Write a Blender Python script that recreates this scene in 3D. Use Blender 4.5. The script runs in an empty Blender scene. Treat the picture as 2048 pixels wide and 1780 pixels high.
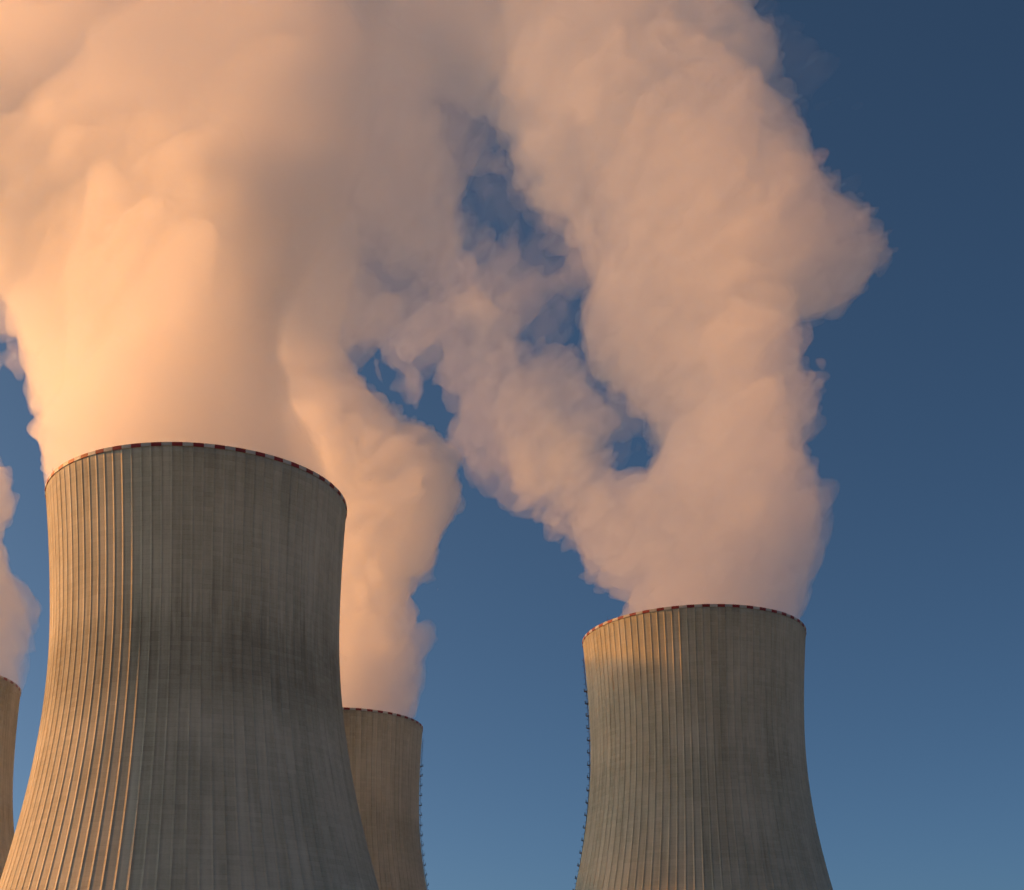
import bpy, math, random, time
import numpy as np
from mathutils import Matrix, Vector

T0 = time.time()
R = math.radians
scene = bpy.context.scene
COL = scene.collection

# ------------------------------------------------------------------ camera
PXW, PXH = 2048.0, 1780.0            # the photograph's pixel grid
FPX, CX, CY = 2799.0, 989.0, 1741.2  # focal length and principal point, in photograph pixels
PITCH, ROLL, EYE = 0.1271, 0.0139, 1.7
cam = bpy.data.cameras.new('camera')
cam.sensor_fit = 'HORIZONTAL'
cam.sensor_width = 36.0
cam.lens = FPX / PXW * 36.0
cam.shift_x = (PXW / 2 - CX) / PXW
cam.shift_y = (CY - PXH / 2) / PXW
cam.clip_start, cam.clip_end = 0.5, 30000.0
cob = bpy.data.objects.new('camera', cam)
COL.objects.link(cob)
cp, sp = math.cos(PITCH), math.sin(PITCH)
fwd = Vector((0, cp, sp))
up0 = Vector((0, -sp, cp))
rt0 = Vector((1, 0, 0))
cr, sr = math.cos(ROLL), math.sin(ROLL)
rt = rt0 * cr - up0 * sr
up = rt0 * sr + up0 * cr
cob.matrix_world = Matrix(((rt.x, up.x, -fwd.x, 0), (rt.y, up.y, -fwd.y, 0), (rt.z, up.z, -fwd.z, EYE), (0, 0, 0, 1)))
scene.camera = cob

# ------------------------------------------------------------------ sky, sun, exposure
SUN_AZ = R(168)      # direction towards the sun in the ground plane (counter-clockwise from +X)
SUN_EL = R(21.5)
SKY_STRENGTH = 0.05
world = bpy.data.worlds.new('World')
scene.world = world
world.use_nodes = True
wt = world.node_tree
for n in list(wt.nodes):
    wt.nodes.remove(n)
wo = wt.nodes.new('ShaderNodeOutputWorld')
bg = wt.nodes.new('ShaderNodeBackground')
sky = wt.nodes.new('ShaderNodeTexSky')
sky.sky_type = 'NISHITA'
sky.sun_disc = False
sky.sun_elevation = SUN_EL
sky.sun_rotation = math.pi / 2 - SUN_AZ
sky.altitude = 500
sky.air_density = 0.46
sky.dust_density = 3.0
sky.ozone_density = 4.8
bg.inputs['Strength'].default_value = SKY_STRENGTH
tint = wt.nodes.new('ShaderNodeMix')
tint.data_type, tint.blend_type = 'RGBA', 'MULTIPLY'
tint.inputs[0].default_value = 1.0
tint.inputs[7].default_value = (0.93, 1.07, 0.93, 1)     # white balance of the whole sky
wt.links.new(sky.outputs[0], tint.inputs[6])
wt.links.new(tint.outputs[2], bg.inputs['Color'])
wt.links.new(bg.outputs[0], wo.inputs['Surface'])

sl = bpy.data.lights.new('sun', 'SUN')
sl.energy = 2.95
sl.angle = R(0.6)
sl.color = (1.0, 0.35, 0.03)
so = bpy.data.objects.new('sun', sl)
COL.objects.link(so)
sd = Vector((math.cos(SUN_AZ) * math.cos(SUN_EL), math.sin(SUN_AZ) * math.cos(SUN_EL), math.sin(SUN_EL)))
so.rotation_euler = sd.to_track_quat('Z', 'Y').to_euler()
so.location = sd * 2000

scene.view_settings.view_transform = 'Standard'
scene.view_settings.look = 'None'
scene.view_settings.exposure = 0.95
scene.view_settings.gamma = 1.0
scene.view_settings.use_curve_mapping = False

cy = scene.cycles
cy.max_bounces = 24
cy.diffuse_bounces = 4
cy.glossy_bounces = 2
cy.transmission_bounces = 4
cy.volume_bounces = 7
cy.transparent_max_bounces = 96
cy.use_adaptive_sampling = True
cy.adaptive_threshold = 0.06
cy.adaptive_min_samples = 16
cy.use_denoising = True
cy.sample_clamp_indirect = 8.0
cy.caustics_reflective = cy.caustics_refractive = False


# ------------------------------------------------------------------ helpers
def at(x, y, depth_y):
    """The point on the vertical plane Y = depth_y that the photograph's pixel (x, y) looks at."""
    d = fwd + rt * ((x - CX) / FPX) + up * (-(y - CY) / FPX)
    t = depth_y / d.y
    return Vector((d.x * t, depth_y, EYE + d.z * t))


def link(o, parent=None):
    COL.objects.link(o)
    if parent is not None:
        o.parent = parent
    return o


def mesh(name, verts, faces, mat=None, smooth=False):
    me = bpy.data.meshes.new(name)
    if isinstance(verts, np.ndarray):
        nv, nf, k = len(verts), len(faces), faces.shape[1]
        me.vertices.add(nv)
        me.vertices.foreach_set('co', verts.astype(np.float32).ravel())
        me.loops.add(nf * k)
        me.loops.foreach_set('vertex_index', faces.astype(np.int32).ravel())
        me.polygons.add(nf)
        me.polygons.foreach_set('loop_start', np.arange(0, nf * k, k, dtype=np.int32))
        me.update(calc_edges=True)
    else:
        me.from_pydata(verts, [], faces)
    if smooth:
        me.polygons.foreach_set('use_smooth', np.ones(len(me.polygons), dtype=bool))
    if mat is not None:
        me.materials.append(mat)
    me.update()
    return me


def tag(o, label=None, cat=None, group=None, kind=None):
    for k, v in (('label', label), ('category', cat), ('group', group), ('kind', kind)):
        if v:
            o[k] = v
    return o


class NT:
    """Small node-tree writer."""
    def __init__(self, name):
        self.m = bpy.data.materials.new(name)
        self.m.use_nodes = True
        self.t = self.m.node_tree
        for n in list(self.t.nodes):
            self.t.nodes.remove(n)
        self.out = self.t.nodes.new('ShaderNodeOutputMaterial')

    def n(self, kind, **kw):
        nd = self.t.nodes.new(kind)
        for k, v in kw.items():
            if k.startswith('i_'):
                nd.inputs[k[2:].replace('_', ' ')].default_value = v
            else:
                setattr(nd, k, v)
        return nd

    def l(self, a, b):
        self.t.links.new(a, b)

    def math(self, op, a, b=None, c=None):
        nd = self.t.nodes.new('ShaderNodeMath')
        nd.operation = op
        for i, v in enumerate((a, b, c)):
            if v is None:
                continue
            if hasattr(v, 'links'):
                self.l(v, nd.inputs[i])
            else:
                nd.inputs[i].default_value = v
        return nd.outputs[0]

    def ramp(self, src, stops):
        nd = self.t.nodes.new('ShaderNodeValToRGB')
        el = nd.color_ramp.elements
        while len(el) < len(stops):
            el.new(0.5)
        for e, (p, c) in zip(el, stops):
            e.position = p
            e.color = c if len(c) == 4 else (*c, 1)
        self.l(src, nd.inputs[0])
        return nd.outputs[0]

    def mixc(self, fac, a, b, blend='MIX'):
        nd = self.t.nodes.new('ShaderNodeMix')
        nd.data_type = 'RGBA'
        nd.blend_type = blend
        for s, v in ((nd.inputs[0], fac), (nd.inputs[6], a), (nd.inputs[7], b)):
            if hasattr(v, 'links'):
                self.l(v, s)
            else:
                s.default_value = v if not isinstance(v, tuple) or len(v) == 4 else (*v, 1)
        return nd.outputs[2]


# ------------------------------------------------------------------ materials
NRIB = 98
LIFT = 1.25


def concrete_material():
    m = NT('weathered_concrete')
    uv = m.n('ShaderNodeUVMap', uv_map='shell')
    sep = m.n('ShaderNodeSeparateXYZ')
    m.l(uv.outputs[0], sep.inputs[0])
    u, v = sep.outputs[0], sep.outputs[1]         # u: rib number round the shell, v: height in metres
    oi = m.n('ShaderNodeObjectInfo')
    seed = m.math('MULTIPLY', oi.outputs['Random'], 37.0)

    def vec(a, b, c=None):
        nd = m.n('ShaderNodeCombineXYZ')
        for i, s in enumerate((a, b, c if c is not None else seed)):
            if hasattr(s, 'links'):
                m.l(s, nd.inputs[i])
            else:
                nd.inputs[i].default_value = s
        return nd.outputs[0]

    def noise(vector, scale, detail=3.0, rough=0.55):
        nd = m.n('ShaderNodeTexNoise', i_Scale=scale, i_Detail=detail, i_Roughness=rough)
        m.l(vector, nd.inputs['Vector'])
        return nd.outputs['Fac']
    oc = m.n('ShaderNodeSeparateColor')
    m.l(oi.outputs['Color'], oc.inputs[0])
    stain = oc.outputs[0]                          # how stained this tower's belt is
    # one tone for each pour (rib bay x lift)
    fu, fv = m.math('FLOOR', u), m.math('FLOOR', m.math('DIVIDE', v, LIFT))
    wn = m.n('ShaderNodeTexWhiteNoise', noise_dimensions='3D')
    m.l(vec(fu, fv), wn.inputs['Vector'])
    wb = m.n('ShaderNodeTexWhiteNoise', noise_dimensions='3D')
    m.l(vec(fu, 0.0), wb.inputs['Vector'])
    wl = m.n('ShaderNodeTexWhiteNoise', noise_dimensions='3D')
    m.l(vec(3.7, fv), wl.inputs['Vector'])
    # vertical weathering streaks, long and thin
    st1 = noise(vec(m.math('MULTIPLY', u, 1.0), m.math('MULTIPLY', v, 0.018)), 0.85, 5.0, 0.62)
    st2 = noise(vec(m.math('MULTIPLY', u, 2.3), m.math('MULTIPLY', v, 0.05)), 1.0, 4.0, 0.6)
    # big soft patches
    pt = noise(vec(m.math('MULTIPLY', u, 0.16), m.math('MULTIPLY', v, 0.035)), 1.0, 4.0, 0.55)
    fine = noise(vec(m.math('MULTIPLY', u, 2.6), m.math('MULTIPLY', v, 2.0)), 1.6, 3.0, 0.6)
    val = m.math('ADD', 0.0, m.math('MULTIPLY', m.math('SUBTRACT', wn.outputs['Value'], 0.5), 0.11))
    val = m.math('ADD', val, m.math('MULTIPLY', m.math('SUBTRACT', wb.outputs['Value'], 0.5), 0.10))
    val = m.math('ADD', val, m.math('MULTIPLY', m.math('SUBTRACT', wl.outputs['Value'], 0.5), 0.06))
    val = m.math('ADD', val, m.math('MULTIPLY', m.math('SUBTRACT', st1, 0.5), 0.75))
    val = m.math('ADD', val, m.math('MULTIPLY', m.math('SUBTRACT', st2, 0.5), 0.5))
    val = m.math('ADD', val, m.math('MULTIPLY', m.math('SUBTRACT', pt, 0.5), 0.75))
    val = m.math('ADD', val, m.math('MULTIPLY', m.math('SUBTRACT', fine, 0.5), 0.30))
    # the dark weathered belt at mid height with ragged lower and upper limits, and the darker collar below the rim
    rag = m.math('ADD', m.math('MULTIPLY', m.math('SUBTRACT', st1, 0.5), 26.0), m.math('MULTIPLY', m.math('SUBTRACT', wb.outputs['Value'], 0.5), 7.0))
    vv = m.math('ADD', v, rag)
    b1 = m.n('ShaderNodeMapRange', interpolation_type='SMOOTHSTEP')
    m.l(vv, b1.inputs['Value'])
    b1.inputs['From Min'].default_value, b1.inputs['From Max'].default_value = 82.0, 96.0
    b2 = m.n('ShaderNodeMapRange', interpolation_type='SMOOTHSTEP')
    shift = m.math('MULTIPLY', m.math('SUBTRACT', oi.outputs['Random'], 0.5), 9.0)
    m.l(m.math('ADD', m.math('ADD', v, shift), m.math('MULTIPLY', m.math('SUBTRACT', st2, 0.5), 22.0)), b2.inputs['Value'])
    b2.inputs['From Min'].default_value, b2.inputs['From Max'].default_value = 101.0, 113.0
    belt = m.math('MULTIPLY', b1.outputs[0], m.math('SUBTRACT', 1.0, b2.outputs[0]))
    val = m.math('SUBTRACT', val, m.math('MULTIPLY', belt, m.math('MULTIPLY', pt, stain)))
    c1 = m.n('ShaderNodeMapRange', interpolation_type='SMOOTHSTEP')
    m.l(vv, c1.inputs['Value'])
    c1.inputs['From Min'].default_value, c1.inputs['From Max'].default_value = 136.0, 154.0
    val = m.math('SUBTRACT', val, m.math('MULTIPLY', c1.outputs[0], 0.10))
    # lift joints: thin dark lines
    jf = m.math('FRACT', m.math('DIVIDE', v, LIFT))
    joint = m.math('LESS_THAN', jf, 0.10)
    val = m.math('SUBTRACT', val, m.math('MULTIPLY', joint, 0.08))
    t = m.math('ADD', 0.5, val)
    colr = m.ramp(t, [(0.0, (0.26, 0.25, 0.19)), (0.35, (0.41, 0.40, 0.31)), (0.6, (0.52, 0.505, 0.40)), (1.0, (0.63, 0.615, 0.50))])
    hgt = m.math('SUBTRACT', m.math('MULTIPLY', fine, 0.05), m.math('MULTIPLY', joint, 0.05))
    bp = m.n('ShaderNodeBump', i_Strength=0.5, i_Distance=1.0)
    m.l(hgt, bp.inputs['Height'])
    b = m.n('ShaderNodeBsdfPrincipled', i_Roughness=0.92)
    b.inputs['Specular IOR Level'].default_value = 0.15
    m.l(colr, b.inputs['Base Color'])
    m.l(bp.outputs[0], b.inputs['Normal'])
    m.l(b.outputs[0], m.out.inputs['Surface'])
    return m.m


def paint_material(name, col):
    m = NT(name)
    tc = m.n('ShaderNodeTexCoord')
    oi = m.n('ShaderNodeObjectInfo')
    ns = m.n('ShaderNodeTexNoise', i_Scale=0.9, i_Detail=4.0, noise_dimensions='4D')
    m.l(tc.outputs['Object'], ns.inputs['Vector'])
    m.l(m.math('MULTIPLY', oi.outputs['Random'], 50.0), ns.inputs['W'])
    k = m.math('ADD', m.math('MULTIPLY', ns.outputs['Fac'], 0.5), m.math('MULTIPLY', oi.outputs['Random'], 0.3))
    c = m.ramp(k, [(0.15, tuple(x * 0.62 for x in col)), (0.55, col)])
    b = m.n('ShaderNodeBsdfPrincipled', i_Roughness=0.6)
    m.l(c, b.inputs['Base Color'])
    m.l(b.outputs[0], m.out.inputs['Surface'])
    return m.m


def steel_material():
    m = NT('painted_steel')
    tc = m.n('ShaderNodeTexCoord')
    ns = m.n('ShaderNodeTexNoise', i_Scale=1.5, i_Detail=3.0)
    m.l(tc.outputs['Object'], ns.inputs['Vector'])
    c = m.ramp(ns.outputs['Fac'], [(0.3, (0.045, 0.035, 0.035)), (0.7, (0.10, 0.06, 0.055))])
    b = m.n('ShaderNodeBsdfPrincipled', i_Roughness=0.6, i_Metallic=0.3)
    m.l(c, b.inputs['Base Color'])
    m.l(b.outputs[0], m.out.inputs['Surface'])
    return m.m


def ground_material():
    m = NT('gravel_yard')
    tc = m.n('ShaderNodeTexCoord')
    ns = m.n('ShaderNodeTexNoise', i_Scale=0.006, i_Detail=8.0, i_Roughness=0.6)
    m.l(tc.outputs['Object'], ns.inputs['Vector'])
    c = m.ramp(ns.outputs['Fac'], [(0.3, (0.27, 0.33, 0.24)), (0.5, (0.37, 0.43, 0.34)), (0.7, (0.46, 0.51, 0.43))])
    b = m.n('ShaderNodeBsdfPrincipled', i_Roughness=0.95)
    m.l(c, b.inputs['Base Color'])
    m.l(b.outputs[0], m.out.inputs['Surface'])
    return m.m


def steam_material(name, density, film=0.0, aniso=0.4):
    m = NT(name)
    vs = m.n('ShaderNodeVolumeScatter')
    vs.inputs['Color'].default_value = (0.995, 0.995, 0.995, 1)
    vs.inputs['Density'].default_value = density
    vs.inputs['Anisotropy'].default_value = aniso
    m.l(vs.outputs[0], m.out.inputs['Volume'])
    if film:
        tr = m.n('ShaderNodeBsdfTransparent')
        tl = m.n('ShaderNodeBsdfTranslucent')
        tl.inputs['Color'].default_value = (0.9, 0.9, 0.9, 1)
        mx = m.n('ShaderNodeMixShader')
        mx.inputs[0].default_value = film
        m.l(tr.outputs[0], mx.inputs[1])
        m.l(tl.outputs[0], mx.inputs[2])
        m.l(mx.outputs[0], m.out.inputs['Surface'])
    return m.m


M_CONC = concrete_material()
M_RED = paint_material('red_paint', (0.27, 0.026, 0.024))
M_WHITE = paint_material('white_paint', (0.52, 0.53, 0.50))
M_STEEL = steel_material()
M_GROUND = ground_material()

# ------------------------------------------------------------------ ground
GZ = -3.0
N = 24
gv, gf = [], []
S = 12000.0
for j in range(N + 1):
    for i in range(N + 1):
        gv.append((-S + 2 * S * i / N, -S + 2 * S * j / N + 400, GZ))
for j in range(N):
    for i in range(N):
        a = j * (N + 1) + i
        gf.append((a, a + 1, a + N + 2, a + N + 1))
tag(link(bpy.data.objects.new('ground', mesh('ground', gv, gf, M_GROUND))), 'flat open ground around the cooling towers', None, None, 'structure')

# ------------------------------------------------------------------ cooling towers
H, RT, RTHROAT, ZTHROAT, BLOW, PHI = 154.8, 41.25, 39.21, 115.6, 87.9, 1.377
BAND = 0.9       # height of the painted rim band


def radius(z):
    if z < ZTHROAT:
        return RTHROAT * math.sqrt(1 + ((z - ZTHROAT) / BLOW) ** 2)
    return RTHROAT + (RT - RTHROAT) * ((z - ZTHROAT) / (H - ZTHROAT)) ** 1.75


def shell_mesh():
    # cross-section: NRIB bays, each with a narrow raised rib
    prof = [(0.0, 0.028), (0.045, 0.028), (0.047, 0.0), (0.30, 0.0), (0.55, 0.0), (0.80, 0.0), (0.953, 0.0), (0.955, 0.028)]
    us = [(b + p, h) for b in range(NRIB) for p, h in prof]
    zs = list(np.linspace(-3.0, 100, 52)) + list(np.linspace(102, H - BAND, 28))
    nu = len(us)
    rr = np.random.default_rng(4)
    tall = rr.uniform(0.35, 1.15, (NRIB + 1, 40))       # ribs worn and patched unevenly along their height
    verts, uvs = [], []
    for z in zs:
        r = radius(max(z, 0.0))
        for u, h in us:
            a = 2 * math.pi * u / NRIB
            hh = h * tall[int(round(u)) % NRIB, int((z + 3) / 4.2)]
            verts.append(((r + hh) * math.cos(a), (r + hh) * math.sin(a), z))
            uvs.append((u, z))
    rings = len(zs)
    # plain upper ring behind the painted band, over the lip and down the inside
    extra = [(radius(H - BAND) - 0.02, H - BAND + 0.02), (radius(H) - 0.02, H), (radius(H) - 0.55, H), (radius(H - 6) - 0.75, H - 6)] + [(radius(H - q) - 0.8, H - q) for q in range(12, 148, 5)]
    for r, z in extra:
        for u, h in us:
            a = 2 * math.pi * u / NRIB
            verts.append((r * math.cos(a), r * math.sin(a), z))
            uvs.append((u, z))
    tot = rings + len(extra)
    faces = []
    for j in range(tot - 1):
        for i in range(nu):
            k = (i + 1) % nu
            faces.append((j * nu + i, j * nu + k, (j + 1) * nu + k, (j + 1) * nu + i))
    V, F = np.array(verts), np.array(faces, dtype=np.int32)
    me = mesh('shell', V, F, M_CONC)
    lay = me.uv_layers.new(name='shell')
    UV = np.array(uvs, dtype=np.float32)
    lu = UV[F.ravel()].reshape(-1, 4, 2)
    wrap = (lu[:, :, 0].max(1) - lu[:, :, 0].min(1)) > NRIB / 2
    sel = wrap[:, None] & (lu[:, :, 0] < NRIB / 2)
    lu[:, :, 0] = np.where(sel, lu[:, :, 0] + NRIB, lu[:, :, 0])
    lay.data.foreach_set('uv', lu.astype(np.float32).ravel())
    return me


def panel_mesh(name, mat):
    """One painted field of the rim band: a curved slab standing on the shell, first bay, with a chamfered edge."""
    v, f = [], []
    a0, a1 = 0.012, 0.988
    seg = 3
    z0, z1 = H - BAND + 0.03, H + 0.08
    rb, rf = radius(H) - 0.30, radius(H) + 0.16
    for s in range(seg + 1):
        a = 2 * math.pi * (a0 + (a1 - a0) * s / seg) / NRIB
        for r, z in ((rb, z0), (rf, z0), (rf, z1 - 0.06), (rf - 0.06, z1), (rb, z1)):
            v.append((r * math.cos(a), r * math.sin(a), z))
    for s in range(seg):
        for k in range(5):
            p, q = s * 5 + k, s * 5 + (k + 1) % 5
            f.append((p, q, q + 5, p + 5))
    f.append((4, 3, 2, 1, 0))
    e = seg * 5
    f.append((e, e + 1, e + 2, e + 3, e + 4))
    return mesh(name, v, f, mat)


SHELL = shell_mesh()
P_RED, P_WHITE = panel_mesh('red_panel', M_RED), panel_mesh('white_panel', M_WHITE)


class MB:
    def __init__(self):
        self.v, self.f = [], []

    def box(self, c, ex, ey, ez, sx, sy, sz):
        b = len(self.v)
        for k in (-1, 1):
            for j in (-1, 1):
                for i in (-1, 1):
                    self.v.append(tuple(c + ex * (i * sx) + ey * (j * sy) + ez * (k * sz)))
        for q in ((0, 2, 3, 1), (4, 5, 7, 6), (0, 1, 5, 4), (2, 6, 7, 3), (0, 4, 6, 2), (1, 3, 7, 5)):
            self.f.append(tuple(b + i for i in q))

    def bar(self, a, b, w, e1):
        d = (b - a)
        L = d.length
        d.normalize()
        e1 = (e1 - d * e1.dot(d)).normalized()
        e2 = d.cross(e1)
        self.box((a + b) / 2, e1, e2, d, w, w, L / 2)


def ladder(tower, ang):
    """A caged ladder up the shell at angle ang, with landings every few metres."""
    er = Vector((math.cos(ang), math.sin(ang), 0))
    et = Vector((-math.sin(ang), math.cos(ang), 0))
    ez = Vector((0, 0, 1))
    m = MB()

    def P(z, off, t=0.0):
        return er * (radius(z) + off) + et * t + ez * z
    zs = np.arange(6.0, H - 3, 2.3)
    for z0, z1 in zip(zs[:-1], zs[1:]):
        for t in (-0.3, 0.3):
            m.bar(P(z0, 0.75, t), P(z1, 0.75, t), 0.05, et)
        m.bar(P(z0, 0.75, -0.3), P(z0, 0.75, 0.3), 0.04, ez)
        m.bar(P(z0 + 1.1, 0.75, -0.3), P(z0 + 1.1, 0.75, 0.3), 0.04, ez)
        m.bar(P(z0, 0.1, -0.3), P(z0, 0.75, -0.3), 0.05, ez)
        m.bar(P(z0, 0.1, 0.3), P(z0, 0.75, 0.3), 0.05, ez)
        for k in range(6):
            a0, a1 = math.pi * k / 6, math.pi * (k + 1) / 6
            m.bar(P(z0 + 1, 0.75 + 0.75 * math.sin(a0), 0.4 * math.cos(a0)), P(z0 + 1, 0.75 + 0.75 * math.sin(a1), 0.4 * math.cos(a1)), 0.035, ez)
    lad = link(bpy.data.objects.new('ladder', mesh('ladder', m.v, m.f, M_STEEL)), tower)
    lad['label'] = 'dark caged ladder with landings running up the shell'
    for z in np.arange(14.0, H - 14, 4.75):
        q = MB()
        q.box(P(z, 0.85), er, et, ez, 0.75, 0.8, 0.07)
        for t in (-0.74, 0.74):
            q.bar(P(z, 1.5, t), P(z + 1.05, 1.5, t), 0.05, et)
        q.bar(P(z + 1.05, 1.5, -0.74), P(z + 1.05, 1.5, 0.74), 0.05, ez)
        q.box(P(z + 0.45, 1.5), er, et, ez, 0.03, 0.74, 0.28)
        q.bar(P(z - 0.9, 0.1), P(z, 1.3), 0.06, et)
        link(bpy.data.objects.new('landing', mesh('landing', q.v, q.f, M_STEEL)), lad)


rod = MB()
rod.box(Vector((0, 0, 0.15)), Vector((1, 0, 0)), Vector((0, 1, 0)), Vector((0, 0, 1)), 0.16, 0.16, 0.15)
rod.bar(Vector((0, 0, 0.3)), Vector((0, 0, 1.3)), 0.05, Vector((1, 0, 0)))
rod.bar(Vector((0, 0, 1.3)), Vector((0, 0, 1.9)), 0.025, Vector((1, 0, 0)))
ROD = mesh('lightning_rod', rod.v, rod.f, M_STEEL)


def cooling_tower(loc, turn, label, ladder_ang=None, stain=0.25):
    t = link(bpy.data.objects.new('cooling_tower', None))
    t.location = loc
    t.rotation_euler = (0, 0, turn)
    tag(t, label, 'cooling tower', 'four cooling towers of the power station')
    link(bpy.data.objects.new('shell', SHELL), t).color = (stain, 0, 0, 1)
    for k in range(NRIB):
        red = k % 2 == 0
        p = link(bpy.data.objects.new('rim_panel', P_RED if red else P_WHITE), t)
        p.rotation_euler = (0, 0, 2 * math.pi * k / NRIB)
    for k in range(2):
        a = math.pi * (k + 1.18)
        o = link(bpy.data.objects.new('lightning_rod', ROD), t)
        o.location = ((radius(H) - 0.4) * math.cos(a), (radius(H) - 0.4) * math.sin(a), H)
    if ladder_ang is not None:
        ladder(t, ladder_ang - turn)
    return t


TOW = {'near': (-81.7, 377.7, 0.0), 'side': (75.5, 508.6, -1.8), 'edge': (-237.4, 561.2, -1.0), 'back': (-74.3, 647.5, -1.6)}


def facing(n):
    x, y, _ = TOW[n]
    return math.atan2(-y, -x)


cooling_tower(TOW['near'], R(0.7), 'largest cooling tower, nearest, its ribbed flank lit orange by the sun', None, 0.6)
cooling_tower(TOW['side'], R(1.9), 'concrete cooling tower standing alone against blue sky, with landings up its sunward edge', facing('side') - R(94))
cooling_tower(TOW['edge'], R(0.4), 'cooling tower cut off by the photo edge beside the sunlit flank of the largest')
cooling_tower(TOW['back'], R(2.6), 'brownish cooling tower partly hidden behind the largest one', facing('back') + R(93))
print('towers', time.time() - T0)

# ------------------------------------------------------------------ steam
def taps(n, cell, off):
    """Cubic B-spline taps from a lattice of spacing cell to n unit samples."""
    x = np.arange(n) / cell + off
    i = np.floor(x).astype(int)
    t = (x - i).astype(np.float32)
    return i, (np.stack([(1 - t) ** 3, 3 * t ** 3 - 6 * t ** 2 + 4, -3 * t ** 3 + 3 * t ** 2 + 3 * t + 1, t ** 3]) / 6.0).astype(np.float32)


def noise3(shape, cells, rng):
    """Smooth random field, roughly in -1..1; cells = lattice spacing in samples along each axis."""
    L = rng.standard_normal([int(n / c) + 6 for n, c in zip(shape, cells)]).astype(np.float32) * np.float32(1.9)
    for ax in (2, 1, 0):
        i, w = taps(shape[ax], cells[ax], rng.random())
        o = None
        for k in range(4):
            sh = [1, 1, 1]
            sh[ax] = -1
            p = np.take(L, i + k, axis=ax)
            p *= w[k].reshape(sh)
            if o is None:
                o = p
            else:
                o += p
        L = o
    return L


def inside(px, pz, X, Z):
    c = np.zeros(X.shape, dtype=bool)
    n = len(px)
    j = n - 1
    for i in range(n):
        if pz[i] != pz[j]:
            c ^= ((pz[i] > Z) != (pz[j] > Z)) & (X < (px[j] - px[i]) * (Z - pz[i]) / (pz[j] - pz[i]) + px[i])
        j = i
    return c


def seg_dist(px, pz, X, Z):
    d = np.full(X.shape, 1e9, dtype=np.float32)
    n = len(px)
    for i in range(n):
        ax, az, bx, bz = px[i - 1], pz[i - 1], px[i], pz[i]
        dx, dz = bx - ax, bz - az
        L = dx * dx + dz * dz + 1e-9
        t = np.clip(((X - ax) * dx + (Z - az) * dz) / L, 0, 1)
        d = np.minimum(d, np.hypot(X - ax - t * dx, Z - az - t * dz))
    return d


def blur(a, r):
    for ax in (0, 1):
        n = a.shape[ax]
        k = np.exp(-0.5 * (np.arange(-3 * r, 3 * r + 1) / r) ** 2)
        k /= k.sum()
        p = np.pad(a, [(3 * r, 3 * r) if q == ax else (0, 0) for q in (0, 1)], mode='edge')
        a = sum(k[i] * np.take(p, range(i, i + n), axis=ax) for i in range(len(k)))
    return a


def poisson(mask, step):
    """u with laplace(u) = -1 inside the mask and 0 outside (coarse-to-fine Jacobi)."""
    m, lv = mask, []
    while min(m.shape) > 24 and len(lv) < 4:
        lv.append(m)
        a, b = m.shape[0] // 2 * 2, m.shape[1] // 2 * 2
        m = m[:a, :b].reshape(a // 2, 2, b // 2, 2).mean((1, 3)) > 0.5
    lv.append(m)
    u = np.zeros(lv[-1].shape)
    for k in range(len(lv) - 1, -1, -1):
        m = lv[k]
        h = step * 2 ** k
        if u.shape != m.shape:
            v = np.repeat(np.repeat(u, 2, 0), 2, 1)
            u = np.zeros(m.shape)
            u[:v.shape[0], :v.shape[1]] = v[:m.shape[0], :m.shape[1]]
        for _ in range(400 if k == len(lv) - 1 else 90):
            p = np.pad(u, 1)
            u = np.where(m, (p[2:, 1:-1] + p[:-2, 1:-1] + p[1:-1, 2:] + p[1:-1, :-2] + h * h) / 4, 0)
    return u


def surface_net(F, org, vox):
    """Closed quad skin of F > 0."""
    F[0], F[-1], F[:, 0], F[:, -1], F[:, :, 0], F[:, :, -1] = -1, -1, -1, -1, -1, -1
    s = F > 0
    nx, ny, nz = F.shape
    corner = [(i, j, k) for i in (0, 1) for j in (0, 1) for k in (0, 1)]
    cnt = np.zeros((nx - 1, ny - 1, nz - 1), dtype=np.uint8)
    for i, j, k in corner:
        cnt += s[i:nx - 1 + i, j:ny - 1 + j, k:nz - 1 + k]
    act = (cnt > 0) & (cnt < 8)
    idx = np.full(act.shape, -1, dtype=np.int32)
    ci, cj, ck = np.nonzero(act)
    idx[act] = np.arange(len(ci))
    acc = np.zeros((len(ci), 3), dtype=np.float32)
    n = np.zeros(len(ci), dtype=np.float32)
    val = {c: F[ci + c[0], cj + c[1], ck + c[2]] for c in corner}
    for a in corner:
        for ax in range(3):
            if a[ax]:
                continue
            b = tuple(a[q] + (q == ax) for q in range(3))
            va, vb = val[a], val[b]
            cr_ = (va > 0) != (vb > 0)
            t = np.where(cr_, va / np.where(cr_, va - vb, 1), 0)
            for q in range(3):
                acc[:, q] += np.where(cr_, a[q] + (t if q == ax else 0), 0)
            n += cr_
    V = (np.stack([ci, cj, ck], 1) + acc / n[:, None]) * vox + org
    quads = []
    for ax in range(3):
        lo = [slice(1, -1)] * 3
        hi = [slice(1, -1)] * 3
        lo[ax], hi[ax] = slice(0, -1), slice(1, None)
        A, B = s[tuple(lo)], s[tuple(hi)]
        for flip, cond in ((False, A & ~B), (True, ~A & B)):
            e = np.nonzero(cond)
            e = [e[q] + (0 if q == ax else 1) for q in range(3)]
            p, q = [(1, 2), (2, 0), (0, 1)][ax]
            ring = []
            for dp, dq in ((-1, -1), (0, -1), (0, 0), (-1, 0)):
                c = [x.copy() for x in e]
                c[p] += dp
                c[q] += dq
                ring.append(idx[c[0], c[1], c[2]])
            Q = np.stack(ring, 1)
            quads.append(Q[:, ::-1] if flip else Q)
    return V, np.concatenate(quads)


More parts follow.
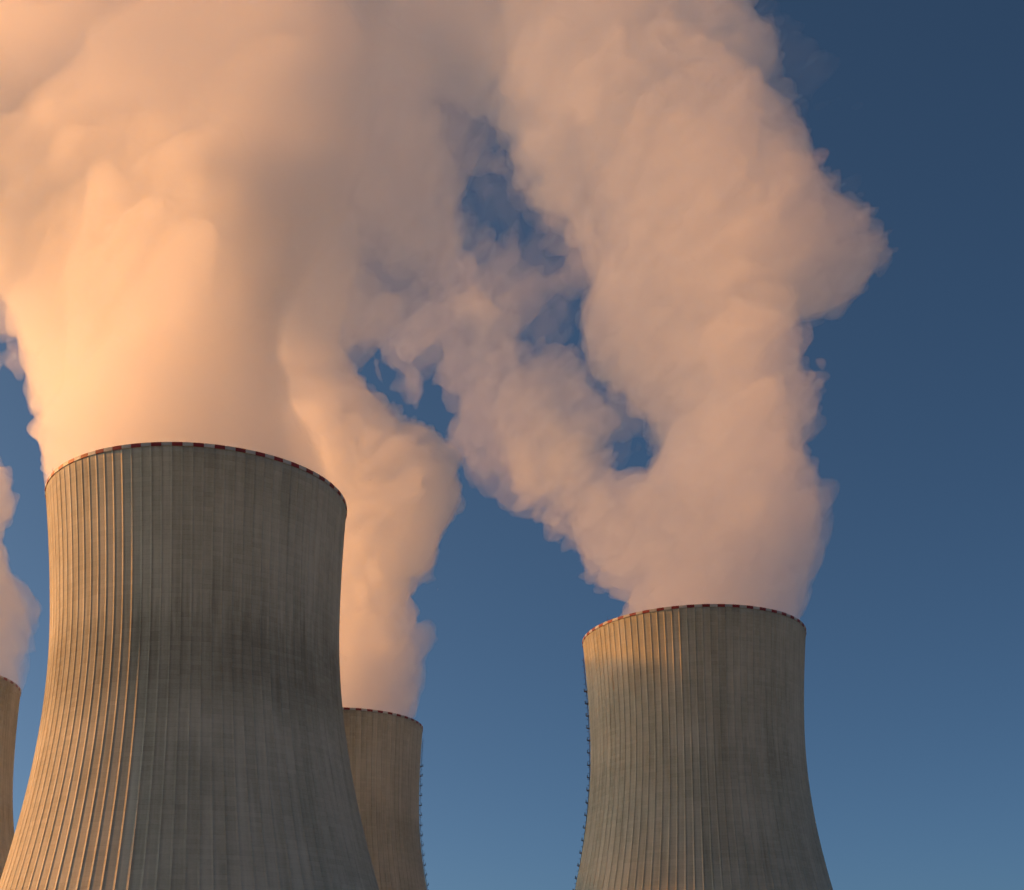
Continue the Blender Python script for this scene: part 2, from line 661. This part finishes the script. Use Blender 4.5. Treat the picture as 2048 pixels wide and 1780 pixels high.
def run(X, Z, base, slope):
    """How far behind the tower's mouth the steam has drifted: none at the rim, then with the wind."""
    k = np.clip((Z - 152.0) / 45.0, 0, 1)
    q = np.clip((Z - 215.0) / 90.0, 0, 1)
    return slope * (X - base[0]) * k * k * (3 - 2 * k) * (1 - 0.35 * q * q * (3 - 2 * q))


def plume_field(poly, base, slope, vox, seed, octaves, cap=46.0, holes=(), thick=1.0, stretch=(1, 1, 1)):
    """A rounded body of steam standing on the slanted vertical plane through base (slope = dY/dX, the wind's run): as deep as it is wide, broken up by billows."""
    rng = np.random.default_rng(seed)

    def trace(pts):
        W = []
        for x, y in pts:
            d = fwd + rt * ((x - CX) / FPX) + up * (-(y - CY) / FPX)
            Y = base[1]
            for _ in range(40):
                t = Y / d.y
                Y = 0.5 * Y + 0.5 * (base[1] + float(run(d.x * t, EYE + d.z * t, base, slope)))
            W.append((d.x * Y / d.y, EYE + d.z * Y / d.y))
        W = np.array(W)
        return W[:, 0], W[:, 1]
    px, pz = trace(poly)
    pad = 12.0
    x0, x1, z0, z1 = px.min() - pad, px.max() + pad, pz.min() - pad, pz.max() + pad
    nx, nz = int((x1 - x0) / vox) + 1, int((z1 - z0) / vox) + 1
    X, Z = np.meshgrid(x0 + np.arange(nx) * vox, z0 + np.arange(nz) * vox, indexing='ij')
    ms = inside(px, pz, X, Z)
    dout = seg_dist(px, pz, X, Z)
    for hp in holes:
        hx, hz = trace(hp)
        hm = inside(hx, hz, X, Z)
        hd = seg_dist(hx, hz, X, Z)
        dout = np.where(hm & ms, hd, dout)
        ms &= ~hm
    u = poisson(ms, vox)
    h = np.sqrt(2 * np.maximum(u, 0))
    h = cap * np.tanh(h / cap) * thick
    Rl = h.copy()
    for ax in (0, 1):
        m0 = Rl.copy()
        for sft in range(2, int(13 / vox) + 1, 2):
            for sg in (-sft, sft):
                np.maximum(Rl, np.roll(m0, sg, ax), out=Rl)
    Rl = np.clip(blur(Rl, max(2, int(5 / vox))) * 1.2, 6.0, cap * 1.6)
    g = np.where(ms, h * h, -2 * Rl * dout)
    ymax = h.max() + 9
    ny = int(2 * ymax / vox) + 1
    Y = (-ymax + np.arange(ny) * vox).astype(np.float32)
    q = (1 / (2 * Rl)).astype(np.float32)
    calm = 0.30 + 0.70 * np.clip((Z - 152.0) / 36.0, 0, 1)      # the steam leaves the mouth smoothly
    gq = (g * q).astype(np.float32)
    # the outline is stirred: each depth sees it shifted by its own eddies, so edges and gaps tear differently through the body
    shp = (nx, ny, nz)
    ix = np.arange(nx, dtype=np.float32)[:, None, None]
    iz = np.arange(nz, dtype=np.float32)[None, None, :]
    for cell, amp in ((26.0, 2.9), (10.0, 1.5)):
        am = (calm * amp / vox).astype(np.float32)[:, None, :]
        ix = ix + noise3(shp, tuple(cell * k / vox for k in stretch), rng) * am
        iz = iz + noise3(shp, tuple(cell * k / vox for k in stretch), rng) * am
    ix = np.clip(ix, 0, nx - 1.001)
    iz = np.clip(iz, 0, nz - 1.001)
    i0, k0 = ix.astype(np.int32), iz.astype(np.int32)
    ix -= i0
    iz -= k0
    i0 *= nz
    i0 += k0

    def look(A):
        A = A.ravel()
        lo = A[i0] * (1 - iz) + A[i0 + 1] * iz
        hi = A[i0 + nz] * (1 - iz) + A[i0 + nz + 1] * iz
        return lo * (1 - ix) + hi * ix
    F = look(gq) - (Y ** 2)[None, :, None] * look(q)
    for cell, amp, mode in octaves:
        nse = noise3(F.shape, tuple(cell * q / vox for q in stretch), rng)
        if mode == 'billow':
            np.abs(nse, out=nse)
            nse *= 1.6
            nse -= 0.75
        elif mode == 'ridge':
            np.abs(nse, out=nse)
            nse *= -1.6
            nse += 0.75
        nse *= (calm * amp * (np.clip(Rl / 30.0, 0.3, 1.0) if cell > 8 else 1.0)).astype(np.float32)[:, None, :]
        F += nse
    return F, np.array([x0, -ymax, z0])


def steam_object(name, F, org, base, slope, vox, mat, parent=None, thr=0.0):
    V, Q = surface_net(F - thr, org, vox)
    V[:, 1] += base[1] + run(V[:, 0], V[:, 2], base, slope)
    print(name, len(Q), 'quads', round(time.time() - T0, 1))
    return link(bpy.data.objects.new(name, mesh(name, V, Q, mat, True)), parent)


WIND = -0.85
OCT = [(44, 4.5, 'plain'), (22, 2.4, 'plain'), (11, 2.4, 'billow'), (5.5, 1.9, 'billow'), (2.8, 1.1, 'billow')]
OCT_NEAR = [(60, 6.0, 'plain'), (26, 3.2, 'plain'), (13, 2.8, 'billow'), (6.0, 2.1, 'billow'), (3.0, 1.2, 'billow')]
OCT_SHEET = [(50, 9.0, 'plain'), (24, 6.0, 'plain'), (12, 4.0, 'plain'), (6, 2.6, 'plain'), (3, 1.3, 'plain')]
OCT_WISP = [(30, 4.0, 'plain'), (14, 3.0, 'plain'), (7, 2.8, 'plain'), (3.8, 2.0, 'plain'), (2.2, 1.1, 'plain')]
OCT_VEIL = [(16, 2.4, 'plain'), (8, 2.6, 'plain'), (4, 2.2, 'plain'), (2.2, 1.3, 'plain')]
OCT_SHRED = [(20, 4.5, 'plain'), (10, 4.5, 'plain'), (5, 3.2, 'plain'), (2.6, 1.8, 'plain')]
M_STEAM = steam_material('dense_steam', 0.05, 0.012, 0.5)
M_THIN = steam_material('thin_steam', 0.026, 0.012)
M_SHEET = steam_material('sheet_steam', 0.024, 0.012)
M_DRIFT = steam_material('drifting_steam', 0.015)
M_SIDE = steam_material('billowing_steam', 0.036, 0.012)
M_PALE = steam_material('pale_steam', 0.036, 0.012)
M_FAINT = steam_material('faint_steam', 0.0045)
M_MID = steam_material('torn_steam', 0.022)
M_VEIL = steam_material('veil_steam', 0.008)

POLY_NEAR = [(125, 1010), (112, 960), (102, 900), (96, 850), (104, 770), (70, 690), (20, 610), (-60, 540), (-150, 430), (-200, 330), (-60, 240), (150, 210), (330, 270), (480, 370), (560, 470), (585, 560), (550, 650),
             (530, 740), (560, 830), (620, 920), (660, 1010), (560, 1060), (230, 1060)]
POLY_SHEET = [(-60, 650), (-200, 560), (-380, 400), (-440, 100), (-440, -330), (780, -330), (750, 0), (700, 200), (650, 400), (600, 560), (530, 720), (300, 700)]
POLY_DRIFT = [(440, -330), (1040, -330), (1000, 0), (910, 130), (885, 300), (850, 450), (720, 540), (650, 660), (540, 770), (440, 600)]
POLY_BACK = [(500, 1450), (480, 1250), (470, 1050), (440, 850), (390, 700), (360, 560), (400, 420), (600, 380), (700, 450), (700, 560), (690, 700), (760, 790), (840, 840), (890, 900), (910, 960), (905, 1000),
             (920, 1035), (890, 1060), (888, 1110), (880, 1160), (830, 1180), (845, 1220), (870, 1275), (850, 1320), (854, 1370), (838, 1430), (830, 1470), (760, 1480), (580, 1480)]
POLY_SIDE = [(1250, 1290), (1245, 1220), (1262, 1175), (1160, 1140), (1110, 1080), (1050, 1025), (1030, 950), (1035, 860), (1085, 815), (1150, 850), (1200, 900), (1220, 980), (1270, 970), (1288, 905), (1255, 850),
             (1210, 790), (1160, 710), (1150, 630), (1190, 560), (1130, 450), (1075, 370), (1050, 270), (990, 180), (880, 140), (760, 100), (600, 40), (500, -300), (1450, -300), (1530, -60), (1525, 30), (1560, 110),
             (1600, 185), (1490, 228), (1570, 255), (1625, 310), (1655, 390), (1705, 432), (1760, 452), (1756, 500), (1768, 548), (1722, 585), (1630, 612), (1550, 652), (1560, 690), (1610, 750), (1645, 810), (1660, 862),
             (1605, 900), (1590, 955), (1635, 1010), (1650, 1075), (1632, 1150), (1618, 1220), (1595, 1290), (1430, 1330)]
POLY_EDGE_LOW = [(-330, 1400), (-350, 1200), (-380, 1050), (-390, 930), (-200, 900), (-60, 930), (10, 955), (20, 1010), (-5, 1060), (10, 1120), (60, 1185), (90, 1190), (35, 1260), (45, 1320), (35, 1390), (-150, 1420)]
POLY_EDGE = [(-380, 1050), (-480, 800), (-560, 500), (-640, 200), (-720, -100), (-780, -450), (-250, -450), (-180, -100), (-130, 300), (-90, 550), (-70, 700), (-60, 850), (-60, 1000), (-200, 1050)]
POLY_MID = [(-150, 0), (400, 20), (760, 50), (860, 110), (885, 250), (892, 350), (915, 480), (990, 570), (1030, 640), (1040, 710), (1120, 735), (1165, 795), (1240, 850), (1190, 890), (1130, 930), (1110, 1020), (1030, 1000), (960, 965),
            (910, 910), (895, 830), (885, 735), (850, 745), (830, 800), (780, 790), (740, 700), (690, 690), (600, 700), (430, 620), (150, 520), (-150, 420)]
HOLES_MID = [[(670, 700), (712, 680), (790, 735), (780, 790), (712, 760)], [(690, 485), (760, 495), (870, 560), (840, 590), (745, 558)], [(640, 360), (690, 350), (720, 400), (670, 420)]]
HOLES_SHEET = [[(-120, 305), (60, 268), (180, 258), (290, 305), (190, 322), (90, 348), (-120, 345)]]
HOLES_VEIL = [[(890, 345), (930, 315), (990, 360), (1015, 430), (965, 505), (908, 455)], [(1030, 650), (1090, 590), (1165, 598), (1168, 708), (1090, 732), (1028, 700)], [(1140, 755), (1200, 765), (1235, 820), (1165, 818)],
              [(1170, 930), (1240, 878), (1300, 880), (1295, 970), (1235, 1012), (1188, 980)], [(850, 185), (985, 155), (1012, 235), (930, 300), (872, 255)], [(985, 470), (1060, 440), (1130, 510), (1100, 560), (1010, 540)], [(1010, 275), (1045, 262), (1075, 335), (1032, 345)]]
POLY_VEIL = [(800, 120), (1020, 120), (1090, 300), (1170, 450), (1230, 560), (1180, 640), (1190, 720), (1250, 800), (1310, 900), (1270, 1010), (1100, 1000), (1000, 800), (900, 600), (850, 300)]
POLY_GAUZE = [(840, 130), (1010, 130), (1080, 300), (1160, 450), (1200, 600), (1180, 720), (1250, 800), (1310, 900), (1250, 1010), (1150, 1000), (1000, 700), (900, 560), (860, 300)]
POLY_FRINGE = [(1380, -100), (1570, -60), (1550, 60), (1620, 140), (1690, 200), (1600, 235), (1650, 320), (1690, 410), (1560, 380), (1430, 200)]
POLY_TATTER = [(-60, 640), (30, 685), (75, 725), (95, 800), (70, 815), (25, 745), (-60, 730)]

# outline, voxel, seed, octaves, depth cap, thickness, threshold, material (None: the plume's own), holes, stretch of the billows
ONE, FLAT = (1, 1, 1), (2.2, 1.6, 0.8)
PLUMES = (
    ('near', 'broad orange sunlit steam plume rising from the largest cooling tower', M_STEAM, [
        (POLY_NEAR, 0.9, 17, OCT_NEAR, 46, 1.2, 0.0, None, (), ONE),
        (POLY_SHEET, 1.0, 44, OCT_SHEET, 42, 1.1, 0.0, M_SHEET, HOLES_SHEET, FLAT),
        (POLY_DRIFT, 0.9, 35, OCT_SHEET, 36, 1.1, 0.0, M_DRIFT, (), FLAT),
        (POLY_TATTER, 0.7, 31, OCT_SHRED, 8, 1.0, -1.0, M_THIN, (), ONE)]),
    ('back', 'orange steam column beside the largest tower, rising from the brownish tower behind it', M_STEAM, [
        (POLY_BACK, 0.9, 6, OCT, 46, 1.2, 0.0, None, (), ONE)]),
    ('side', 'pinkish grey steam plume billowing above the lone tower', M_SIDE, [
        (POLY_SIDE, 0.8, 8, OCT, 46, 1.2, 0.0, None, (), ONE),
        (POLY_MID, 0.8, 21, OCT_WISP, 24, 1.0, -0.8, M_THIN, HOLES_MID, ONE),
        (POLY_VEIL, 0.7, 22, OCT_VEIL, 13, 1.0, -0.6, M_MID, HOLES_VEIL, ONE),
        (POLY_GAUZE, 0.7, 24, OCT_SHRED, 14, 1.0, 2.0, M_VEIL, (), (0.9, 1.0, 1.2)),
        (POLY_FRINGE, 0.7, 23, OCT_SHRED, 16, 1.0, 0.0, M_VEIL, (), (1.4, 1.2, 0.8))]),
    ('edge', 'faint pink steam at the photo edge over the cut-off tower', M_PALE, [
        (POLY_EDGE_LOW, 1.0, 12, OCT_WISP, 40, 1.2, 0.0, None, (), ONE),
        (POLY_EDGE, 1.3, 11, OCT_WISP, 40, 1.2, 0.0, M_FAINT, (), ONE)]))
names = {id(POLY_SHEET): 'steam_sheet', id(POLY_DRIFT): 'drifting_sheet', id(POLY_GAUZE): 'thin_veil', id(POLY_EDGE): 'upper_plume'}
for key, lab, mat, bodies in PLUMES:
    root = None
    for poly, vox, seed, octs, cap, thick, thr, m2, holes, stretch in bodies:
        wind = {id(POLY_SHEET): -0.65, id(POLY_DRIFT): -0.3}.get(id(poly), WIND)
        F, org = plume_field(poly, TOW[key], wind, vox, seed, octs, cap=cap, thick=thick, holes=holes, stretch=stretch)
        o = steam_object('steam_plume' if root is None else names.get(id(poly), 'torn_wisp'), F, org, TOW[key], wind, vox, m2 or mat, root, thr)
        if root is None:
            root = tag(o, lab, 'steam plume', 'steam plumes above the cooling towers')
print('steam', time.time() - T0)
